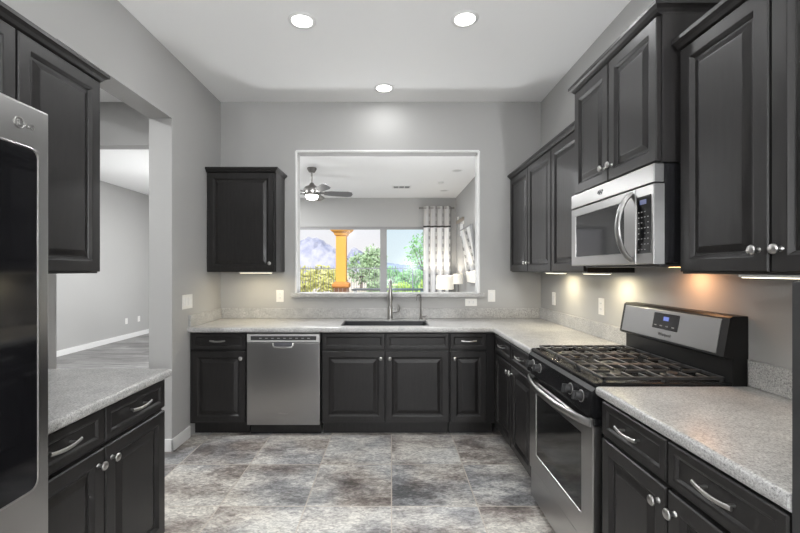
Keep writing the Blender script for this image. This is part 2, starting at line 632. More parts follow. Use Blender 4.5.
# right run (fronts face the aisle); local x runs towards the camera
FX = 0.865
base_cab('base_cabinet', 'dark two-door base cabinet between the back corner and the range', (FX, 3.318, 0), -PI / 2, 0.905, 0.60,
         [dict(x0=0.055, x1=0.474, drawer='pull', knob='r'), dict(x0=0.482, x1=0.898, drawer='pull', knob='l')])
base_cab('base_cabinet', 'dark base cabinet with two drawers under the near right countertop', (FX, 1.628, 0), -PI / 2, 0.781, 0.60,
         [dict(x0=0.020, x1=0.394, drawer='pull', knob='r'), dict(x0=0.403, x1=0.775, drawer='pull', knob='l')])
# left run
base_cab('base_cabinet', 'dark base cabinet with two drawers between the refrigerator and the passage', (-1.110, 1.120, 0), PI / 2, 0.812, 0.568,
         [dict(x0=0.005, x1=0.400, drawer='pull', knob='r'), dict(x0=0.408, x1=0.806, drawer='pull', knob='l')])

# wall cabinets
ZU, ZT = 1.372, 2.280
wall_cab('wall_cabinet', 'single-door dark wall cabinet in the back left corner beside the opening', (-1.681, 3.645, 0), 0, 0.630, 0.294, ZU, ZT, [(0.015, 0.612, 'r')])
wall_cab('wall_cabinet', 'dark wall cabinet above the left countertop and behind the refrigerator', (-1.396, 1.042, 0), PI / 2, 0.858, 0.286, ZU, ZT, [(0.008, 0.425, 'r'), (0.434, 0.850, 'l')])
wall_cab('wall_cabinet', 'two-door dark wall cabinet in the back right corner', (1.185, 3.938, 0), -PI / 2, 1.013, 0.286, ZU, ZT, [(0.012, 0.508, 'r'), (0.517, 1.008, 'l')], (False, False))
wall_cab('wall_cabinet', 'single-door dark wall cabinet just beyond the microwave', (1.185, 2.923, 0), -PI / 2, 0.505, 0.286, ZU, ZT, [(0.006, 0.498, 'r')], (False, False))
wall_cab('wall_cabinet', 'raised two-door dark cabinet above the microwave', (1.115, 2.405, 0), -PI / 2, 0.760, 0.356, 1.832, 2.446, [(0.010, 0.375, 'r'), (0.384, 0.750, 'l')], (True, True))
wall_cab('wall_cabinet', 'dark two-door wall cabinet above the near right countertop', (1.185, 1.628, 0), -PI / 2, 0.80, 0.286, ZU, ZT, [(0.012, 0.390, 'r'), (0.399, 0.790, 'l')], (False, False))

# end panel at the near end of the right run
tag(MB().box(0.842, 1.470, 0.80, 0.8425, 0, 1.362, 0.002, 1).build('end_panel', CHAR),
    'tall plain charcoal panel at the near end of the right countertop', 'panel')

# ------------------------------------------------------------------ countertops
def slab(xs, ys, skip, front, z0=0.872, z1=0.914):
    bm = bmesh.new()
    V = {}
    def v(i, j):
        if (i, j) not in V:
            V[(i, j)] = bm.verts.new((xs[i], ys[j], z1))
        return V[(i, j)]
    for i in range(len(xs) - 1):
        for j in range(len(ys) - 1):
            c = ((xs[i] + xs[i + 1]) / 2, (ys[j] + ys[j + 1]) / 2)
            if not skip(*c):
                bm.faces.new((v(i, j), v(i + 1, j), v(i + 1, j + 1), v(i, j + 1)))
    r = bmesh.ops.extrude_face_region(bm, geom=bm.faces[:])
    for g in r['geom']:
        if isinstance(g, bmesh.types.BMVert):
            g.co.z = z0
    bmesh.ops.recalc_face_normals(bm, faces=bm.faces[:])
    ed = []
    for e_ in bm.edges:
        if len(e_.link_faces) != 2:
            continue
        a, b = e_.link_faces
        if abs(a.normal.dot(b.normal)) < 0.3:
            m = (e_.verts[0].co + e_.verts[1].co) / 2
            if abs(e_.verts[0].co.z - e_.verts[1].co.z) < 1e-6 and front(m):
                ed.append(e_)
    bmesh.ops.bevel(bm, geom=ed, offset=0.015, segments=4, profile=0.5, affect='EDGES')
    mb = MB()
    mb.add(bm)
    return mb

def splash(par, *b):
    return MB().box(*b, 0.003).build('backsplash', COUNTER, par)

ct = thing('countertop', 'speckled grey L-shaped countertop holding the sink along back and right walls', 'countertop')
CX = 0.835
slab([XL + 0.001, -0.44, 0.325, CX, XR - 0.001], [2.411, 3.295, 3.415, 3.79, YB - 0.001],
     lambda x, y: (x < CX and y < 3.295) or (-0.44 < x < 0.325 and 3.415 < y < 3.79),
     lambda m: (abs(m.y - 3.295) < 1e-4 and m.x < CX) or (abs(m.x - CX) < 1e-4 and m.y < 3.295)).build('slab', COUNTER, ct, smooth=30)
splash(ct, XL + 0.001, XL + 0.02, 3.315, YB - 0.001, 0.915, 1.014)
splash(ct, XL + 0.021, XR - 0.021, YB - 0.02, YB - 0.001, 0.915, 1.014)
splash(ct, XR - 0.02, XR - 0.001, 2.415, YB - 0.001, 0.915, 1.02)

cr = thing('countertop', 'speckled grey countertop on the near right beside the range', 'countertop')
slab([CX, XR - 0.001], [0.844, 1.636], lambda x, y: False, lambda m: abs(m.x - CX) < 1e-4 or (abs(m.y - 1.636) < 1e-4 and m.x < 1.3)).build('slab', COUNTER, cr, smooth=30)
splash(cr, XR - 0.02, XR - 0.001, 0.845, 1.630, 0.915, 1.02)

cl = thing('countertop', 'speckled grey countertop on the left beside the refrigerator', 'countertop')
slab([XL + 0.001, -1.062], [1.05, 1.932], lambda x, y: False, lambda m: abs(m.x + 1.062) < 1e-4 or abs(m.y - 1.932) < 1e-4).build('slab', COUNTER, cl, smooth=30)

# ------------------------------------------------------------------ sink and taps
sk = thing('kitchen_sink', 'dark undermount double sink set in the back countertop', 'sink', (-0.0575, 3.6025, 0.70))
b = MB()
hw, hd = 0.3815, 0.1865
b.box(-hw, hw, -hd, -hd + 0.012, 0.0, 0.206)
b.box(-hw, hw, hd - 0.012, hd, 0.0, 0.206)
b.box(-hw, -hw + 0.012, -hd + 0.012, hd - 0.012, 0.0, 0.206)
b.box(hw - 0.012, hw, -hd + 0.012, hd - 0.012, 0.0, 0.206)
b.box(-hw + 0.012, hw - 0.012, -hd + 0.012, hd - 0.012, 0.0, 0.012)
b.box(0.04, 0.065, -hd + 0.012, hd - 0.012, 0.012, 0.165, 0.008)
b.build('basin', SINKM, sk)
for x in (-0.17, 0.22):
    MB().lathe([(0.0, 0), (0.045, 0), (0.045, 0.004), (0.03, 0.005), (0.0, 0.002)], (x, 0, 0.012)).build('drain', NICKEL, sk, smooth=True)

fc = thing('faucet', 'tall brushed nickel pull-down faucet behind the sink', 'faucet', (-0.012, 3.868, 0.914))
MB().lathe([(0.030, 0), (0.030, 0.006), (0.022, 0.012), (0.022, 0.03), (0.021, 0.12), (0.016, 0.128)]).build('base', TAPM, fc, smooth=True)
pts = [(0, 0, 0.125), (0, 0, 0.29)] + [(0, -0.075 + 0.075 * math.cos(a), 0.29 + 0.085 * math.sin(a)) for a in [PI * k / 12 for k in range(1, 13)]]
MB().tube(pts, 0.0155, 14).build('neck', TAPM, fc, smooth=True)
MB().lathe([(0.0, 0.195), (0.021, 0.195), (0.0225, 0.20), (0.019, 0.26), (0.0165, 0.293), (0.0, 0.293)], (0, -0.15, 0)).build('spray_head', TAPM, fc, smooth=True)
h = MB().tube([(0.015, 0, 0.075), (0.06, 0, 0.075)], 0.013, 12)
h.tube([(0.062, 0, 0.072), (0.085, -0.005, 0.085), (0.088, -0.008, 0.12), (0.072, -0.01, 0.150)], [0.011, 0.009, 0.007, 0.005], 10)
h.build('lever', TAPM, fc, smooth=True)

ff = thing('water_faucet', 'slim drinking water faucet to the right of the main faucet', 'faucet', (0.285, 3.868, 0.914))
MB().lathe([(0.018, 0), (0.018, 0.005), (0.012, 0.012), (0.010, 0.045), (0.006, 0.055)]).build('base', BRONZE, ff, smooth=True)
pts = [(0, 0, 0.05), (0, 0, 0.215)] + [(-0.022 + 0.022 * math.cos(a), -0.022 + 0.022 * math.cos(a), 0.215 + 0.026 * math.sin(a)) for a in [PI * k / 8 for k in range(1, 9)]] + [(-0.044, -0.044, 0.185)]
MB().tube(pts, 0.0055, 10).build('spout', BRONZE, ff, smooth=True)
MB().tube([(0.008, 0, 0.025), (0.035, 0, 0.025), (0.055, 0, 0.034)], [0.008, 0.007, 0.004], 10).build('lever', BRONZE, ff, smooth=True)

# ------------------------------------------------------------------ dishwasher
dw = thing('dishwasher', 'stainless steel dishwasher in the back run', 'dishwasher', (-1.198, 3.335, 0))
w = 0.604
MB().box(0.004, w - 0.004, 0.0, 0.57, 0.10, 0.866).build('tub', CHAR, dw)
MB().box(0.003, w - 0.003, 0.065, 0.09, 0, 0.10).build('toe_kick', BLACK, dw)
MB().box(0, w, -0.022, 0.0, 0.105, 0.786, 0.005).build('door', STEEL, dw)
cp = MB()
cp.panel(0.0, w, 0.790, 0.858, [(0, 0), (0, 0.018), (0.003, 0.021), (0.016, 0.021), (0.018, 0.017), (0.02, 0.017)])
cp = cp.build('control_panel', SILVER, dw)
MB().box(0.030, w - 0.030, -0.0195, -0.016, 0.806, 0.842, 0.001, 1).build('control_strip', CHAR, cp)
for i in range(9):
    MB().box(0.10 + i * 0.05, 0.122 + i * 0.05, -0.0203, -0.0193, 0.820, 0.826).build('button', KEY, cp)
hd_ = MB()
hd_.tube([(0.218, -0.022, 0.785), (0.222, -0.034, 0.762), (0.232, -0.040, 0.752), (0.302, -0.042, 0.750), (0.372, -0.040, 0.752), (0.382, -0.034, 0.762), (0.386, -0.022, 0.785)], 0.0075, 10, squash=(1, 1))
hd_.build('handle', NICKEL, dw, smooth=True)
MB().box(0.224, 0.380, -0.0235, -0.0215, 0.756, 0.786, 0.0008, 1).build('handle_recess', PRINT, dw)
lettering('logo', 'Whirlpool', 0.019, NICKEL, dw, (0.302, -0.0225, 0.200))

# ------------------------------------------------------------------ range
rg = thing('kitchen_range', 'stainless and black gas range between the right countertops', 'stove', (0.845, 2.405, 0), -PI / 2)
w = 0.762
MB().box(0.004, w - 0.004, 0.02, 0.615, 0.03, 0.892).build('body', BLACK, rg)
for x in (0.05, w - 0.05):
    for y in (0.06, 0.56):
        MB().lathe([(0.018, 0), (0.018, 0.03)], (x, y, 0), n=12).build('leg', BLACK, rg)
MB().box(0.004, w - 0.004, -0.008, 0.02, 0.045, 0.208, 0.004).build('storage_drawer', STEEL, rg)
od = MB()
od.rings([[(0.004, 0.02, 0.216), (w - 0.004, 0.02, 0.216), (w - 0.004, 0.02, 0.742), (0.004, 0.02, 0.742)],
          [(0.004, -0.012, 0.216), (w - 0.004, -0.012, 0.216), (w - 0.004, -0.012, 0.742), (0.004, -0.012, 0.742)],
          [(0.008, -0.016, 0.220), (w - 0.008, -0.016, 0.220), (w - 0.008, -0.016, 0.738), (0.008, -0.016, 0.738)],
          [(0.108, -0.016, 0.326), (w - 0.104, -0.016, 0.326), (w - 0.104, -0.016, 0.680), (0.108, -0.016, 0.680)],
          [(0.110, -0.010, 0.328), (w - 0.106, -0.010, 0.328), (w - 0.106, -0.010, 0.678), (0.110, -0.010, 0.678)]])
od = od.build('oven_door', STEEL, rg)
MB().box(0.111, w - 0.107, -0.0125, -0.0098, 0.329, 0.677).build('oven_window', OVENGLASS, od)
MB().box(0.004, w - 0.004, -0.012, 0.02, 0.744, 0.775, 0.003).build('door_top', BLACK, rg)
pts = []
for k in range(17):
    t = -1 + 2 * k / 16
    pts.append((w / 2 + (w / 2 - 0.012) * t, -0.020 - 0.055 * (1 - t * t) ** 0.8, 0.752))
hb = MB().tube(pts, 0.015, 12, squash=(0.75, 1.15))
for s in (0.022, w - 0.022):
    hb.box(s - 0.014, s + 0.014, -0.026, -0.010, 0.736, 0.768, 0.003)
hb.build('door_handle', STEEL_V, rg, smooth=40)
# sloping control panel
cpn = MB().prism([(-0.030, 0.790), (-0.012, 0.778), (0.022, 0.778), (0.022, 0.900), (-0.004, 0.900), (-0.020, 0.885)], 'x', 0.002, w - 0.002).build('control_panel', BLACK, rg)
for x in (0.085, 0.190, 0.570, 0.675):
    kb = MB()
    kb.lathe([(0.022, 0), (0.022, 0.006), (0.018, 0.009), (0.017, 0.024), (0.014, 0.028), (0, 0.028)], axis='y', n=20)
    kb.box(-0.005, 0.005, -0.040, -0.006, -0.019, 0.019, 0.002)
    kb = kb.build('knob', CHAR, rg, smooth=40, loc=(x, -0.024, 0.843), rot=(math.radians(-8), 0, 0))
    MB().lathe([(0.026, 0), (0.026, 0.003), (0.0245, 0.004), (0.0245, 0.0)], axis='y', n=20).build('knob_ring', NICKEL, kb, smooth=40)
ctp = MB()
ctp.box(0.0, w, -0.004, 0.56, 0.893, 0.910, 0.004)
ctp.box(0.0, w, -0.006, 0.024, 0.904, 0.920, 0.007)
ctp.box(0.0, 0.016, 0.022, 0.56, 0.908, 0.922, 0.005)
ctp.box(w - 0.016, w, 0.022, 0.56, 0.908, 0.922, 0.005)
ctp.build('cooktop', BLACK, rg)
for x, y, r in ((0.16, 0.15, 0.045), (0.16, 0.42, 0.036), (0.381, 0.285, 0.05), (0.602, 0.15, 0.05), (0.602, 0.42, 0.036)):
    bn = MB().lathe([(r * 1.3, 0), (r * 1.3, 0.006), (r, 0.010), (r, 0.012), (0, 0.012)], (x, y, 0.9095)).build('burner', mat('burner metal', (0.30, 0.24, 0.18), 0.4, metal=1.0) if x == 0.16 and y == 0.15 else IRON, rg, smooth=40)
    MB().lathe([(r * 0.85, 0), (r * 0.85, 0.004), (r * 0.7, 0.006), (0, 0.006)], (x, y, 0.9215)).build('burner_cap', IRON, bn, smooth=40)
for gx0, gx1 in ((0.022, 0.262), (0.266, 0.496), (0.500, 0.740)):
    g = MB()
    zt, zb, t = 0.941, 0.929, 0.0055
    for x in (gx0 + t, gx1 - t):
        g.box(x - t, x + t, 0.035, 0.545, zb, zt, 0.002, 1)
    for y in (0.035 + t, 0.29, 0.545 - t):
        g.box(gx0, gx1, y - t, y + t, zb, zt, 0.002, 1)
    gm = (gx0 + gx1) / 2
    for y in (0.165, 0.415):
        g.box(gx0, gm - 0.03, y - t, y + t, zb + 0.001, zt + 0.001, 0.002, 1)
        g.box(gm + 0.03, gx1, y - t, y + t, zb + 0.001, zt + 0.001, 0.002, 1)
    for y0, y1 in ((0.035, 0.13), (0.20, 0.38), (0.45, 0.545)):
        g.box(gm - t, gm + t, y0, y1, zb + 0.001, zt + 0.001, 0.002, 1)
    for y in (0.10, 0.23, 0.35, 0.48):
        g.box(gx0, gx0 + 0.075, y - t * 0.8, y + t * 0.8, zb, zt, 0.002, 1)
        g.box(gx1 - 0.075, gx1, y - t * 0.8, y + t * 0.8, zb, zt, 0.002, 1)
    for x in (gx0 + t, gx1 - t):
        for y in (0.045, 0.29, 0.535):
            g.box(x - t, x + t, y - t, y + t, 0.9095, zb + 0.001)
    g.build('grate', IRON, rg)
bgd = MB()
bgd.box(0.004, w - 0.004, 0.562, 0.622, 0.893, 1.045, 0.004)
bgd.prism([(0.520, 1.028), (0.548, 1.188), (0.560, 1.196), (0.622, 1.196), (0.622, 1.020), (0.53, 1.020)], 'x', 0.012, w - 0.002)
bgd = bgd.build('backguard', mat('satin black enamel', (0.012, 0.012, 0.012), 0.4, spec=0.25), rg)
# stainless face lies on the sloping front of the backguard
sl = math.atan2(0.028, 0.160)
fpl = MB().panel(0.034, w - 0.040, 0.008, 0.156, [(0, -0.001), (0, 0.002), (0.002, 0.003)]).build('face_plate', STEEL_M, bgd, loc=(0, 0.520, 1.028), rot=(-sl, 0, 0))
dsp = MB().box(0.300, 0.485, -0.0055, -0.0025, 0.060, 0.140, 0.002, 1).build('display', BLACKGLASS, bgd, loc=(0, 0.520, 1.028), rot=(-sl, 0, 0))
MB().box(0.378, 0.416, -0.0065, -0.005, 0.104, 0.124).build('clock', BLUE, bgd, loc=(0, 0.520, 1.028), rot=(-sl, 0, 0))
for i in range(4):
    MB().box(0.315 + 0.043 * i, 0.332 + 0.043 * i, -0.0062, -0.005, 0.074, 0.079).build('button', KEY, bgd, loc=(0, 0.520, 1.028), rot=(-sl, 0, 0))
lettering('logo', 'Whirlpool', 0.022, PRINT, bgd, (0.398, 0.520 + 0.028 * 0.2 - 0.0036, 1.028 + 0.034), (PI / 2 - sl, 0, 0))

# ------------------------------------------------------------------ microwave
mw = thing('microwave_oven', 'stainless over-the-range microwave with black keypad', 'microwave', (1.08, 2.402, 1.412), -PI / 2)
w = 0.754
MB().box(0.003, w - 0.003, 0.045, 0.39, 0.004, 0.416, 0.002, 1).build('body', BLACK, mw)
MB().box(0, w, 0.0, 0.045, 0.338, 0.416, 0.004).build('vent_panel', STEEL_V, mw)
md = MB()
md.rings([[(0.0, 0.045, 0.0), (0.632, 0.045, 0.0), (0.632, 0.045, 0.333), (0.0, 0.045, 0.333)],
          [(0.0, 0.004, 0.0), (0.632, 0.004, 0.0), (0.632, 0.004, 0.333), (0.0, 0.004, 0.333)],
          [(0.004, 0.0, 0.004), (0.630, 0.0, 0.004), (0.630, 0.0, 0.330), (0.004, 0.0, 0.330)],
          [(0.055, 0.0, 0.050), (0.545, 0.0, 0.050), (0.545, 0.0, 0.290), (0.055, 0.0, 0.290)],
          [(0.057, 0.005, 0.052), (0.543, 0.005, 0.052), (0.543, 0.005, 0.288), (0.057, 0.005, 0.288)]])
md = md.build('door', STEEL_V, mw)
MB().box(0.058, 0.542, 0.0025, 0.005, 0.053, 0.287).build('window', BLACKGLASS, md)
pts = []
for k in range(17):
    t = -1 + 2 * k / 16
    pts.append((0.597, 0.002 - 0.062 * (1 - t * t) ** 0.75, 0.168 + 0.150 * t))
MB().tube(pts, 0.018, 12, squash=(1.0, 0.55)).build('handle', STEEL_V, md, smooth=True)
fr = MB()
fr.rings([[(0.634, 0.045, 0.0), (w, 0.045, 0.0), (w, 0.045, 0.333), (0.634, 0.045, 0.333)],
          [(0.634, 0.003, 0.0), (w, 0.003, 0.0), (w, 0.003, 0.333), (0.634, 0.003, 0.333)],
          [(0.636, 0.0, 0.003), (w - 0.003, 0.0, 0.003), (w - 0.003, 0.0, 0.331), (0.636, 0.0, 0.331)]])
fr = fr.build('control_frame', STEEL_V, mw)
kp = MB().box(0.646, 0.738, -0.003, 0.001, 0.046, 0.292, 0.0015, 1).build('keypad', BLACKGLASS, mw)
MB().box(0.668, 0.712, -0.004, -0.0028, 0.256, 0.276).build('display', mat('dim blue display', (0.02, 0.03, 0.08), 0.3, emit=(0.25, 0.35, 1.0), es=0.10), kp)
for r in range(8):
    for c in range(4):
        if (r * 3 + c) % 7 != 3:
            MB().box(0.655 + c * 0.021, 0.664 + c * 0.021, -0.0036, -0.0028, 0.061 + r * 0.023, 0.065 + r * 0.023).build('button', KEY, kp)
# swirl mark on the vent panel
lg = MB()
lg.tube([(0.335 + 0.026 * math.cos(a), -0.001, 0.378 + 0.012 * math.sin(a)) for a in [PI * (0.1 + 1.6 * k / 16) for k in range(17)]], 0.0016, 6)
lg.tube([(0.315, -0.001, 0.386), (0.325, -0.001, 0.368), (0.335, -0.001, 0.385), (0.345, -0.001, 0.368), (0.357, -0.001, 0.390)], 0.0018, 6)
lg.build('logo', PRINT, mw)
MB().box(0.05, w - 0.05, 0.06, 0.34, -0.010, 0.004, 0.004).build('bottom_grille', CHAR, mw)
lamp = MB().box(0.44, 0.56, 0.28, 0.33, -0.0125, -0.009).build('cooktop_lamp', AMBER, mw)

# ------------------------------------------------------------------ refrigerator
fg = thing('refrigerator', 'stainless refrigerator with black glass door panel at the left edge', 'refrigerator', (-0.864, 0.098, 0), PI / 2)
w = 0.912
MB().box(0.004, w - 0.004, 0.075, 0.79, 0.03, 1.765, 0.004).build('body', CHAR, fg)
MB().box(0.02, w - 0.02, 0.10, 0.75, 0.0, 0.03).build('base', BLACK, fg)
for i, (x0, x1) in enumerate(((0.0, 0.453), (0.459, w))):
    d = MB().box(x0, x1, 0.0, 0.07, 0.70, 1.78, 0.006, 3).build('door', STEEL_V, fg, smooth=40)
    hx = x1 - 0.035 if i == 0 else x0 + 0.035
    MB().tube([(hx, -0.002, 0.80), (hx, -0.05, 0.82), (hx, -0.052, 1.24), (hx, -0.05, 1.66), (hx, -0.002, 1.68)], 0.011, 12).build('handle', STEEL_V, d, smooth=True)
    if i == 1:
        # rounded black glass panel
        g = MB()
        gx0, gx1, gz0, gz1, rr = 0.545, 0.875, 0.858, 1.676, 0.022
        loop = []
        for cx_, cz_, a0 in ((gx1 - rr, gz1 - rr, 0), (gx0 + rr, gz1 - rr, 90), (gx0 + rr, gz0 + rr, 180), (gx1 - rr, gz0 + rr, 270)):
            for q in range(5):
                a = math.radians(a0 + q * 22.5)
                loop.append((cx_ + rr * math.cos(a), cz_ + rr * math.sin(a)))
        g.prism(loop, 'y', -0.004, 0.002)
        gp = g.build('glass_panel', BLACKGLASS, d)
        tr = MB()
        tr.tube([(x, -0.003, z) for x, z in loop + loop[:1]], 0.003, 6)
        tr.build('panel_trim', NICKEL, d, smooth=True)
        lo = MB()
        lo.tube([(0.8295 + 0.0125 * math.cos(a), -0.001, 1.729 + 0.0125 * math.sin(a)) for a in [PI * (0.0 + 1.92 * k / 20) for k in range(21)]], 0.0013, 6)
        lo.tube([(0.8295, -0.001, 1.736), (0.8295, -0.001, 1.724), (0.835, -0.001, 1.724)], 0.0013, 6)
        lo.tube([(0.8265, -0.001, 1.7345), (0.8265, -0.001, 1.7325)], 0.0014, 6)
        lo.build('logo', NICKEL, d)
        lettering('lettering', 'LG', 0.019, NICKEL, d, (0.858, -0.0008, 1.728))
dr = MB().box(0.0, w, 0.0, 0.07, 0.06, 0.692, 0.010, 3).build('freezer_drawer', STEEL_V, fg, smooth=40)
MB().tube([(0.08, -0.002, 0.62), (0.10, -0.05, 0.62), (w / 2, -0.054, 0.62), (w - 0.10, -0.05, 0.62), (w - 0.08, -0.002, 0.62)], 0.011, 12).build('handle', STEEL_V, dr, smooth=True)

# ------------------------------------------------------------------ outlets and switches (local: on a wall, facing -y)
def plate(name, label, cat, loc, rz, kind, group):
    t = thing(name, label, cat, loc, rz, group)
    if kind == 'triple':
        hw, hh = 0.080, 0.058
    elif kind == 'flat':
        hw, hh = 0.058, 0.036
    else:
        hw, hh = 0.036, 0.058
    MB().box(-hw, hw, -0.006, 0, -hh, hh, 0.0025).build('plate', PLASTIC, t)
    if kind in ('outlet', 'flat'):
        for s in (-1, 1):
            c = (0, s * 0.020) if kind == 'outlet' else (s * 0.020, 0)
            r = MB().box(c[0] - 0.014, c[0] + 0.014, -0.008, -0.005, c[1] - 0.013, c[1] + 0.013, 0.001, 1).build('receptacle', WHITE, t)
            sl_ = MB()
            for q in (-0.006, 0.006):
                if kind == 'outlet':
                    sl_.box(c[0] + q - 0.001, c[0] + q + 0.001, -0.0085, -0.0078, c[1] - 0.003, c[1] + 0.006)
                else:
                    sl_.box(c[0] - 0.003, c[0] + 0.006, -0.0085, -0.0078, c[1] + q - 0.001, c[1] + q + 0.001)
            sl_.build('slot', SLOT, r)
    else:
        for x in ((-0.046, 0, 0.046) if kind == 'triple' else (0,)):
            MB().box(x - 0.0165, x + 0.0165, -0.0095, -0.005, -0.033, 0.033, 0.0015, 1).build('rocker', WHITE, t)
    return t
GO = 'wall plates'
plate('light_switch', 'white triple light switch on the left wall pillar', 'switch', (XL, 3.293, 1.129), PI / 2, 'triple', GO)
plate('power_outlet', 'white upright outlet on the back wall left of the opening', 'outlet', (-1.098, YB, 1.134), 0, 'outlet', GO)
plate('power_outlet', 'white sideways outlet directly below the right end of the stone ledge', 'outlet', (0.783, YB, 1.072), 0, 'flat', GO)
plate('light_switch', 'white single switch on the back wall right of the opening', 'switch', (0.985, YB, 1.135), 0, 'single', GO)
plate('light_switch', 'white plate on the right wall nearest the back corner', 'switch', (XR, 3.62, 1.130), -PI / 2, 'single', GO)
plate('power_outlet', 'white outlet on the right wall just beyond the range', 'outlet', (XR, 2.80, 1.133), -PI / 2, 'outlet', GO)
plate('power_outlet', 'nearer of two low white outlets on the wall beyond the passage', 'outlet', (XFL, 8.10, 0.36), PI / 2, 'outlet', GO)
plate('power_outlet', 'farther of two low white outlets on the wall beyond the passage', 'outlet', (XFL, 8.50, 0.36), PI / 2, 'outlet', GO)

# ------------------------------------------------------------------ recessed lights
def area(par, loc, power, size, col=(0.985, 0.992, 1.0), shape='DISK', sy=None, spread=None):
    d = bpy.data.lights.new('lamp_light', 'AREA')
    d.energy = power
    d.shape = shape
    d.size = size
    if sy:
        d.size_y = sy
    d.color = col
    if spread:
        d.spread = spread
    o = bpy.data.objects.new('lamp_light', d)
    COL.objects.link(o)
    o.parent = par
    o.location = loc
    return o

def can(label, loc, power, lit=True, group=None):
    t = thing('recessed_light', label, 'ceiling light', loc, 0, group)
    MB().lathe([(0.066, -0.001), (0.070, -0.006), (0.088, -0.005), (0.092, -0.001), (0.092, 0.0), (0.066, 0.0)], n=32).build('trim_ring', WHITE, t, smooth=50)
    MB().lathe([(0.0, -0.003), (0.040, -0.0065), (0.0665, -0.002), (0.0665, -0.0005), (0.0, -0.0005)], n=32).build('lens', BULB if lit else CANOFF, t, smooth=50)
    if power:
        area(t, (0, 0, -0.012), power, 0.13)
    return t
G1 = 'lit recessed ceiling lights in the kitchen'
can('lit round recessed ceiling light above the left side of the kitchen aisle', (-0.595, 2.66, CH), CAN_POWER, True, G1)
can('lit round recessed ceiling light nearest the right wall cabinets', (0.484, 2.64, CH), CAN_POWER, True, G1)
can('smallest lit recessed ceiling light, above the sink near the back wall', (-0.068, 3.64, CH), CAN_POWER * 0.45, True, G1)
for x, y in ((-0.595, 0.7), (0.484, 0.7), (-0.595, -1.4), (0.484, -1.4)):  # unseen fixtures added towards and behind the camera for more light
    can('added unseen recessed ceiling light in the front part of the kitchen', (x, y, CH), CAN_POWER * 0.8, True, 'added unseen recessed lights in the front part of the kitchen')
for x, y in ((-0.9, 5.5), (0.6, 5.5), (-2.6, 5.6), (-2.8, 7.6), (-3.2, 2.0)):  # fixtures added in hidden spots to light the great room
    can('added unseen recessed ceiling light in the great room', (x, y, CH), HALL_POWER * (0.45 if x > -1 else 1.0), True, 'added unseen recessed lights in the great room')
G2 = 'unlit ceiling discs in the great room'
can('unlit round ceiling disc seen through the opening, nearest the kitchen', (1.09, 6.64, CH), 0, False, G2)
can('unlit round ceiling disc seen through the opening, nearest the curtain', (1.09, 8.30, CH), 0, False, G2)
tag(MB().lathe([(0.05, 0), (0.05, -0.012), (0.035, -0.03), (0, -0.03)], (0.93, 7.54, CH)).build('smoke_detector', WHITE, smooth=40),
    'tiny white ceiling sensor between the two unlit ceiling discs', 'smoke detector')
v = thing('ceiling_vent', 'rectangular ceiling air vent seen through the opening', 'vent', (0.2, 7.93, CH))
MB().box(-0.19, 0.19, -0.11, 0.11, -0.008, 0, 0.002).build('frame', WHITE, v)
for c in (-0.11, 0, 0.11):
    lv = MB()
    for q in range(5):
        lv.box(c - 0.047, c + 0.047, -0.08 + q * 0.036, -0.064 + q * 0.036, -0.0115, -0.0075)
    lv.build('louver', mat('grey vent slats', (0.22, 0.22, 0.22), 0.5), v)

# ------------------------------------------------------------------ lamps under the wall cabinets
def under_light(label, loc, rz, length, power, col, spots):
    t = thing('under_cabinet_light', label, 'light', loc, rz, 'lights under the wall cabinets')
    MB().box(-length / 2, length / 2, -0.02, 0.02, -0.010, 0, 0.002).build('housing', WHITE, t)
    MB().box(-length / 2 + 0.01, length / 2 - 0.01, -0.016, 0.016, -0.0125, -0.0095).build('lens', WARM, t)
    for s in spots:
        area(t, (s, 0, -0.016), power, 0.05, col)
    return t
YEL = (1.0, 0.86, 0.58)
under_light('lit slim light under the back left wall cabinet', (-1.25, 3.69, ZU), 0, 0.30, 0.8, YEL, (-0.08, 0.10))
under_light('lit slim light under the back right corner wall cabinet', (1.33, 3.24, ZU), -PI / 2, 0.34, 1.6, YEL, (0,))
under_light('lit slim light under the wall cabinet just beyond the microwave', (1.33, 2.60, ZU), -PI / 2, 0.30, 1.6, YEL, (0.10,))
under_light('lit slim light under the near right wall cabinet', (1.225, 1.17, ZU), -PI / 2, 0.44, 0.5, (1, .9, .74), (0.1,))
area(mw, (0.50, 0.30, -0.016), 0.8, 0.05, (1.0, 0.50, 0.24))

# ------------------------------------------------------------------ great room furnishings
fan = thing('ceiling_fan', 'brushed metal ceiling fan with light seen through the opening', 'fan', (-1.29, 6.48, CH))
MB().lathe([(0.0, 0), (0.075, 0), (0.078, -0.02), (0.05, -0.07), (0.02, -0.08), (0, -0.08)]).build('canopy', BRONZE, fan, smooth=40)
MB().lathe([(0.014, -0.07), (0.014, -0.26)], n=12).build('downrod', BRONZE, fan, smooth=40)
MB().lathe([(0.0, -0.24), (0.03, -0.245), (0.05, -0.28), (0.11, -0.31), (0.145, -0.36), (0.145, -0.42), (0.12, -0.445), (0, -0.445)], n=32).build('motor', BRONZE, fan, smooth=40)
MB().lathe([(0.0, -0.445), (0.10, -0.445), (0.105, -0.465), (0.085, -0.50), (0.04, -0.515), (0, -0.517)], n=28).build('light_bowl', BULB, fan, smooth=40)
area(fan, (0, 0, -0.53), 14, 0.18)
BLADE = mat('grey fan blade', (0.13, 0.13, 0.13), 0.4)
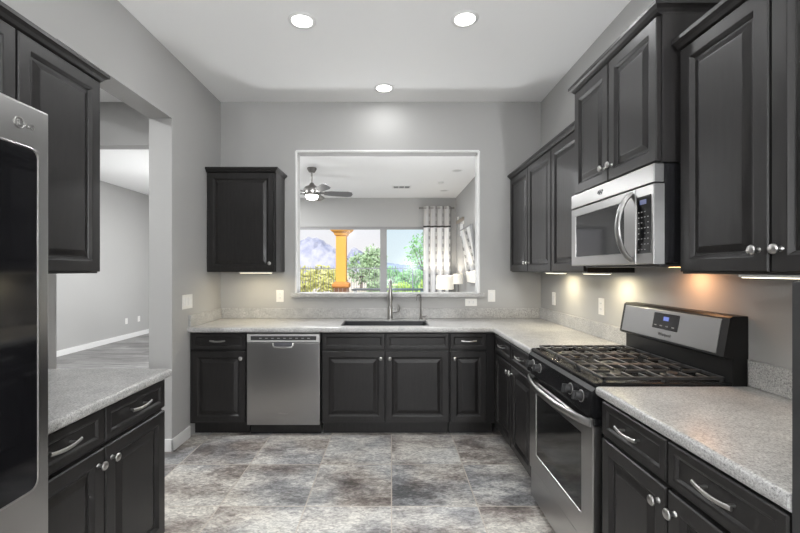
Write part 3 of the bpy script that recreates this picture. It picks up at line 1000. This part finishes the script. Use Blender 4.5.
for k in range(5):
    a = math.radians(14 + 72 * k)
    bl = MB()
    n_ = 10
    loop = [(0.20, -0.045), (0.30, -0.062), (0.58, -0.072), (0.645, -0.055), (0.665, 0.0), (0.645, 0.055), (0.58, 0.072), (0.30, 0.062), (0.20, 0.045)]
    bl.prism(loop, 'z', -0.004, 0.004)
    bo = bl.build('blade', BLADE, fan, loc=(0, 0, -0.40), rot=(math.radians(-24), 0, a))
    MB().box(0.12, 0.26, -0.018, 0.018, -0.008, 0.008, 0.003).build('blade_bracket', BRONZE, bo)

# curtain and rod
rod = thing('curtain_rod', 'slim curtain rod on the far wall above the sliding door', 'curtain rod', (0.95, 9.06, 2.80))
MB().tube([(-0.30, 0, 0), (0.45, 0, 0)], 0.011, 10).build('rod', BRONZE, rod, smooth=True)
for x in (-0.31, 0.46):
    MB().lathe([(0.0, -0.02), (0.02, -0.012), (0.024, 0), (0.02, 0.012), (0.0, 0.02)], (x, 0, 0), axis='x', n=12).build('finial', BRONZE, rod, smooth=True)
for x in (-0.27, 0.42):
    MB().box(x - 0.01, x + 0.01, 0.0, 0.09, -0.012, 0.012).build('bracket', BRONZE, rod)

def stripes_mat(name, light, dark, period):
    m = mat(name, light, 0.9, spec=0.1)
    s = N(m, 'ShaderNodeSeparateXYZ')
    t = N(m, 'ShaderNodeTexCoord')
    L(m, t.outputs['Object'], s.inputs[0])
    f = math_(m, 'FRACT', math_(m, 'MULTIPLY', s.outputs[0], 1 / period))
    near = math_(m, 'LESS_THAN', math_(m, 'ABSOLUTE', math_(m, 'SUBTRACT', f, 0.5)), 0.22)
    z = math_(m, 'FRACT', math_(m, 'MULTIPLY', s.outputs[2], 1 / 0.17))
    dots = math_(m, 'MULTIPLY', math_(m, 'LESS_THAN', math_(m, 'ABSOLUTE', math_(m, 'SUBTRACT', f, 0.5)), 0.09),
                 math_(m, 'LESS_THAN', math_(m, 'ABSOLUTE', math_(m, 'SUBTRACT', z, 0.5)), 0.22))
    mid = tuple((a + b) / 2 for a, b in zip(light, dark))
    c = mixc(m, near, light, mid)
    L(m, mixc(m, dots, c, dark), B(m).inputs['Base Color'])
    return m
cu = thing('curtain', 'pale grey grommet curtain with dark band beside the sliding door', 'curtain', (0.0, 9.06, 0))
def drape(z0, z1, name, m, amp=0.035):
    n = 96
    pts = []
    for k in range(n + 1):
        x = 0.72 + 0.62 * k / n
        pts.append((x, amp * math.sin(2 * PI * (x - 0.72) / 0.155)))
    b = MB()
    loop = [(x, y - 0.003) for x, y in pts] + [(x, y + 0.003) for x, y in reversed(pts)]
    b.prism(loop, 'z', z0, z1)
    return b.build(name, m, cu, smooth=50)
TAUPE = mat('taupe curtain top', (0.42, 0.40, 0.38), 0.9)
drape(2.40, 2.84, 'top_band', stripes_mat('grey curtain top', (0.62, 0.61, 0.60), (0.30, 0.29, 0.29), 0.155))
drape(2.36, 2.40, 'dark_band', mat('dark curtain band', (0.05, 0.045, 0.045), 0.9))
drape(0.03, 2.36, 'panel', stripes_mat('white patterned curtain', (0.86, 0.86, 0.86), (0.26, 0.26, 0.27), 0.155))
for k in range(4):
    gx = 0.72 + 0.155 * (k + 0.25)
    MB().tube([(gx + 0.026 * math.cos(a), -0.04, 2.80 + 0.026 * math.sin(a)) for a in [2 * PI * q / 14 for q in range(15)]], 0.006, 6).build('grommet', NICKEL, cu, smooth=True)

# lamps beside the curtain
def lamp_(label, loc, r, h, z, power, watts):
    t = thing('drum_lamp', label, 'lamp', loc, 0, 'lamps in the great room')
    MB().lathe([(0.14, 0), (0.14, 0.015), (0.03, 0.03), (0, 0.03)]).build('base', BRONZE, t, smooth=40)
    MB().lathe([(0.011, 0.02), (0.011, z + 0.1)], n=12).build('pole', BRONZE, t, smooth=40)
    MB().lathe([(r, z), (r * 0.95, z + h), (r * 0.93, z + h), (r * 0.98, z)], n=32).build('shade', mat('lit lamp shade', (0.85, 0.82, 0.74), 0.8, emit=(1.0, 0.93, 0.78), es=power), t, smooth=40)
    MB().box(-r * 0.94, r * 0.94, -0.004, 0.004, z + h - 0.03, z + h - 0.022).build('spider', BRONZE, t)
    pl = bpy.data.lights.new('lamp_light', 'POINT')
    pl.energy = watts
    pl.color = (1, 0.92, 0.8)
    pl.shadow_soft_size = 0.03
    po = bpy.data.objects.new('lamp_light', pl)
    COL.objects.link(po)
    po.parent = t
    po.location = (0.03, 0, z + h * 0.75)
    return t
lamp_('white drum lamp shade in front of the patterned curtain', (1.14, 8.55, 0), 0.19, 0.29, 0.985, 0.30, 12)
lamp_('small cream lamp shade below the tilted mirror', (1.315, 7.9, 0), 0.095, 0.20, 1.12, 0.14, 3)

# unseen bowl floor lamps, added to brighten the ceilings from below
def added_bowl_lamp(label, x, y, z, r, watts):
    t = thing('added_bowl_lamp', label, 'lamp', (x, y, 0), 0, 'added unseen floor lamps')
    MB().lathe([(0.15, 0), (0.15, 0.012), (0.03, 0.03), (0, 0.03)]).build('base', BRONZE, t, smooth=40)
    MB().lathe([(0.012, 0.02), (0.012, z - r)], n=12).build('pole', BRONZE, t, smooth=40)
    MB().lathe([(0.02, z - r), (r * 0.7, z - r * 0.75), (r * 1.1, z - 0.05), (r * 1.08, z - 0.05), (r * 0.66, z - r * 0.7), (0.0, z - r * 0.9)], n=24).build('bowl_shade', WHITE, t, smooth=True)
    MB().lathe([(0.0, z - r * 0.92), (0.02, z - r * 0.9), (0.03, z - 0.05), (0.02, z - 0.02), (0, z - 0.015)], n=16).build('bulb', BULBL, t, smooth=True)
    d = bpy.data.lights.new('lamp_light', 'POINT')
    d.energy = watts
    d.color = (0.975, 0.99, 1.0)
    d.shadow_soft_size = r * 0.6
    o = bpy.data.objects.new('lamp_light', d)
    COL.objects.link(o)
    o.parent = t
    o.location = (0, 0, z + 0.04)
BULBL = mat('added lamp bulb', (1, 1, 1), 0.6, emit=(1, 0.98, 0.95), es=2.0)
added_bowl_lamp('added unseen bowl floor lamp behind the camera on the left', -1.2, -1.7, 1.60, 0.14, ADDED_BOWL_POWER * 0.55)
added_bowl_lamp('added unseen bowl floor lamp behind the camera on the right', 1.05, -1.7, 1.60, 0.14, ADDED_BOWL_POWER * 1.45)
added_bowl_lamp('added unseen bowl floor lamp on the left side of the great room', -3.4, 6.6, 1.50, 0.30, ADDED_BOWL_POWER * 0.25)
added_bowl_lamp('added unseen low bowl floor lamp in the great room behind the wall below the ledge', -0.1, 4.9, 0.90, 0.22, ADDED_BOWL_POWER * 0.29)

# tilted mirror on the right wall
mr = thing('wall_mirror', 'large tilted mirror leaning out from the great room side wall', 'mirror', (XR - 0.05, 6.98, 1.15))
mr.rotation_euler = (0, math.radians(-7.5), 0)
MB().box(-0.012, 0.030, -0.47, 0.47, 0, 1.0, 0.004).build('frame', mat('grey mirror frame', (0.18, 0.18, 0.18), 0.4), mr)
MB().box(-0.016, -0.012, -0.445, 0.445, 0.025, 0.975).build('glass', mat('mirror glass', (0.85, 0.86, 0.86), 0.02, metal=1.0), mr)
tag(MB().box(XR - 0.03, XR, 8.72, 8.79, 2.44, 2.56, 0.006).build('motion_sensor', PLASTIC), 'small white motion sensor high in the far right corner', 'sensor')

# ------------------------------------------------------------------ outdoors
def ground_mat():
    m = mat('desert ground', (0.5, 0.42, 0.34), 0.95, spec=0.1)
    v = coords(m)
    L(m, ramp(m, noise(m, v, 0.35, 6, 0.65), [(0.35, (0.40, 0.36, 0.22)), (0.5, (0.62, 0.53, 0.43)), (0.65, (0.74, 0.66, 0.57))]), B(m).inputs['Base Color'])
    return m
struct(MB().box(-260, 260, 13.4, 420, -0.35, -0.15).build('ground', ground_mat()))
struct(MB().box(-8, 8, FAR + 0.15, 13.4, -0.15, -0.03).build('patio_slab', mat('pale concrete', (0.62, 0.58, 0.53), 0.8)))
struct(MB().box(-8, 8, 11.75, 12.25, 2.75, 3.05).build('patio_beam', mat('patio ceiling plaster', (0.62, 0.55, 0.46), 0.8)))
struct(MB().box(-14, 14, YR - 12, YR - 0.15, -0.25, -0.05).build('ground_rear', mat('pale paving', (0.68, 0.66, 0.63), 0.8)))

pc = thing('patio_column', 'ochre stucco patio column outside the sliding door', 'column', (-1.50, 12.0, -0.03))
OCHRE = mat('ochre stucco', (0.76, 0.36, 0.06), 0.85)
OCHRED = mat('terracotta base moulding', (0.52, 0.21, 0.05), 0.85)
MB().box(-0.15, 0.15, -0.15, 0.15, 1.08, 2.50, 0.012).build('shaft', OCHRE, pc)
def sq(r, z):
    return [(-r, -r, z), (r, -r, z), (r, r, z), (-r, r, z)]
MB().rings([sq(0.15, 2.44), sq(0.19, 2.47), sq(0.21, 2.53), sq(0.28, 2.58), sq(0.33, 2.65), sq(0.34, 2.78)]).build('capital', OCHRE, pc)
MB().rings([sq(0.23, 0.90), sq(0.25, 0.93), sq(0.25, 1.02), sq(0.20, 1.06), sq(0.16, 1.08)]).build('base_moulding', OCHRED, pc)
br_m = mat('brown brick', (0.42, 0.22, 0.12), 0.9)
_b = N(br_m, 'ShaderNodeTexBrick')
_b.inputs['Scale'].default_value = 4
_b.inputs['Color1'].default_value = (0.45, 0.22, 0.12, 1)
_b.inputs['Color2'].default_value = (0.33, 0.16, 0.09, 1)
_b.inputs['Mortar'].default_value = (0.75, 0.68, 0.6, 1)
L(br_m, coords(br_m), _b.inputs['Vector'])
L(br_m, _b.outputs['Color'], B(br_m).inputs['Base Color'])
MB().box(-0.21, 0.21, -0.21, 0.21, 0.0, 0.90).build('pedestal', br_m, pc)

pt = thing('patio_table', 'thin dark-edged table just outside the sliding door', 'table', (-0.07, 10.5, -0.03))
MB().box(-0.94, 0.94, -0.35, 0.35, 0.905, 0.935, 0.004).build('tabletop', mat('dark table edge', (0.12, 0.12, 0.12), 0.4), pt)
for x in (-0.88, 0.88):
    for y in (-0.3, 0.3):
        MB().box(x - 0.025, x + 0.025, y - 0.025, y + 0.025, 0, 0.905).build('leg', WHITE, pt)

FENCE = mat('grey iron fence', (0.20, 0.20, 0.21), 0.6)
fe = thing('iron_fence', 'grey iron picket fence across the desert yard', 'fence', (0, 18, -0.15))
MB().box(-11, 5, -0.015, 0.015, 1.60, 1.64).build('rail', FENCE, fe)
MB().box(-11, 5, -0.015, 0.015, 0.12, 0.16).build('rail', FENCE, fe)
pk = MB()
x = -11.0
while x < 5:
    pk.box(x - 0.008, x + 0.008, -0.008, 0.008, 0.05, 1.72)
    x += 0.115
pk.build('pickets', FENCE, fe)
for x in (-9.5, -7.1, -4.7, -2.3, 0.95, 3.3):
    MB().box(x - 0.03, x + 0.03, -0.03, 0.03, 0.0, 1.78).build('post', FENCE, fe)

def leaf_mat(name, a, b):
    m = mat(name, a, 0.8, spec=0.2)
    L(m, ramp(m, noise(m, coords(m), 2.2, 3), [(0.35, a), (0.65, b)]), B(m).inputs['Base Color'])
    return m
SAGE = leaf_mat('sage leaves', (0.22, 0.34, 0.16), (0.46, 0.58, 0.36))
YELLOW = leaf_mat('yellow green leaves', (0.46, 0.46, 0.10), (0.68, 0.64, 0.28))
GREEN = leaf_mat('fresh green leaves', (0.16, 0.36, 0.10), (0.40, 0.60, 0.28))
GRASS = leaf_mat('bright shrub leaves', (0.42, 0.56, 0.05), (0.62, 0.70, 0.22))
BARK = mat('grey bark', (0.16, 0.12, 0.09), 0.9)

def plant(name, label, cat, x, y, rx, rz, zc, m, n, leaf, trunk=True, group=None):
    t = thing(name, label, cat, (x, y, -0.15), 0, group)
    b = bmesh.new()
    for _ in range(n):
        while True:
            p = Vector((random.uniform(-1, 1), random.uniform(-1, 1), random.uniform(-1, 1)))
            if p.length < 1:
                break
        p = p.normalized() * (p.length ** 0.6) * random.uniform(0.75, 1.05)
        c = Vector((p.x * rx, p.y * rx * 0.8, zc + p.z * rz))
        u = Vector((random.gauss(0, 1), random.gauss(0, 1), random.gauss(0, 1))).normalized()
        w_ = u.orthogonal().normalized()
        s = leaf * random.uniform(0.6, 1.4)
        b.faces.new([b.verts.new(c + u * s), b.verts.new(c + w_ * s * 0.45), b.verts.new(c - u * s), b.verts.new(c - w_ * s * 0.45)])
    mb = MB()
    mb.add(b)
    mb.build('foliage', m, t)
    tk = MB()
    tk.tube([(0, 0, 0), (0.05, 0, zc * 0.5), (-0.03, 0.02, zc)], [0.09 * rx, 0.06 * rx, 0.03 * rx], 8)
    for q in range(4):
        a = q * 1.6 + 0.4
        tk.tube([(0.03, 0, zc * 0.45), (rx * 0.35 * math.cos(a), rx * 0.3 * math.sin(a), zc * 0.9), (rx * 0.6 * math.cos(a), rx * 0.5 * math.sin(a), zc + rz * 0.4)], [0.04 * rx, 0.03 * rx, 0.012 * rx], 6)
    tk.build('trunk', BARK, t, smooth=True)
    return t
GS, GT = 'desert shrubs beyond the fence', 'desert trees beyond the fence'
plant('desert_shrub', 'yellow green shrub at the left end of the yard', 'shrub', -4.75, 21.5, 0.8, 0.85, 0.95, YELLOW, 500, 0.12, group=GS)
plant('desert_shrub', 'yellow green shrub below the mountain peak', 'shrub', -4.6, 26.5, 1.0, 0.95, 1.0, YELLOW, 550, 0.14, group=GS)
plant('desert_shrub', 'olive shrub just left of the ochre column', 'shrub', -3.45, 24, 0.9, 0.8, 0.9, YELLOW, 500, 0.13, group=GS)
plant('desert_tree', 'pale sage tree just right of the ochre column', 'tree', -2.35, 31, 1.25, 1.3, 1.75, SAGE, 900, 0.13, group=GT)
plant('desert_tree', 'tall sage tree in the middle of the left glass panel', 'tree', -1.2, 27, 0.95, 1.25, 2.0, SAGE, 900, 0.13, group=GT)
plant('desert_shrub', 'low sage shrub beside the grey door frame', 'shrub', -0.85, 21.5, 0.55, 0.8, 0.9, SAGE, 400, 0.12, group=GS)
plant('desert_shrub', 'bright lime shrub low in the middle of the right glass panel', 'shrub', 0.45, 19.6, 0.75, 0.5, 0.5, GRASS, 500, 0.10, group=GS)
plant('desert_shrub', 'bright lime shrub low at the left of the right glass panel', 'shrub', 0.0, 25.5, 0.8, 0.9, 0.9, GREEN, 500, 0.13, group=GS)
plant('desert_shrub', 'green shrub standing behind the fence post in the right glass panel', 'shrub', 1.15, 23, 0.95, 0.85, 0.9, GREEN, 600, 0.12, group=GS)
plant('desert_tree', 'airy green tree beside the curtain', 'tree', 2.15, 26, 1.35, 1.7, 2.4, GREEN, 900, 0.12, group=GT)
plant('desert_shrub', 'lime shrub below the airy tree beside the curtain', 'shrub', 1.72, 19.9, 0.48, 0.6, 0.55, GRASS, 450, 0.10, group=GS)

# mountain
def mountain(name, label, pts, y0, y1, m):
    nx, ny = 60, 14
    b = bmesh.new()
    rows = []
    rnd = random.Random(5)
    def top(x):
        for (xa, za), (xb, zb) in zip(pts, pts[1:]):
            if xa <= x <= xb:
                return za + (zb - za) * (x - xa) / (xb - xa)
        return 0
    for j in range(ny + 1):
        v_ = j / ny
        prof = math.sin(PI * min(1.0, v_)) ** 0.9
        row = []
        for i in range(nx + 1):
            x = pts[0][0] + (pts[-1][0] - pts[0][0]) * i / nx
            z = top(x) * prof * (1 + rnd.uniform(-0.06, 0.06)) if 0 < j < ny else -1
            row.append(b.verts.new((x, y0 + (y1 - y0) * v_, z)))
        rows.append(row)
    for r0, r1 in zip(rows, rows[1:]):
        for i in range(nx):
            b.faces.new((r0[i], r0[i + 1], r1[i + 1], r1[i]))
    mb = MB()
    mb.add(b)
    return tag(mb.build(name, m), label, 'mountain')
MTN = mat('haze tinted rock', (0.44, 0.43, 0.50), 0.95, spec=0.1)  # distance haze is mixed into the rock colour
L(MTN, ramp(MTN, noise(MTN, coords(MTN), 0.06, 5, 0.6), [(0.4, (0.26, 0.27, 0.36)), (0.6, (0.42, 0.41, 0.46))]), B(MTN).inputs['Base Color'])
mountain('mountain', 'hazy lilac grey mountain peak seen at the left of the sliding door',
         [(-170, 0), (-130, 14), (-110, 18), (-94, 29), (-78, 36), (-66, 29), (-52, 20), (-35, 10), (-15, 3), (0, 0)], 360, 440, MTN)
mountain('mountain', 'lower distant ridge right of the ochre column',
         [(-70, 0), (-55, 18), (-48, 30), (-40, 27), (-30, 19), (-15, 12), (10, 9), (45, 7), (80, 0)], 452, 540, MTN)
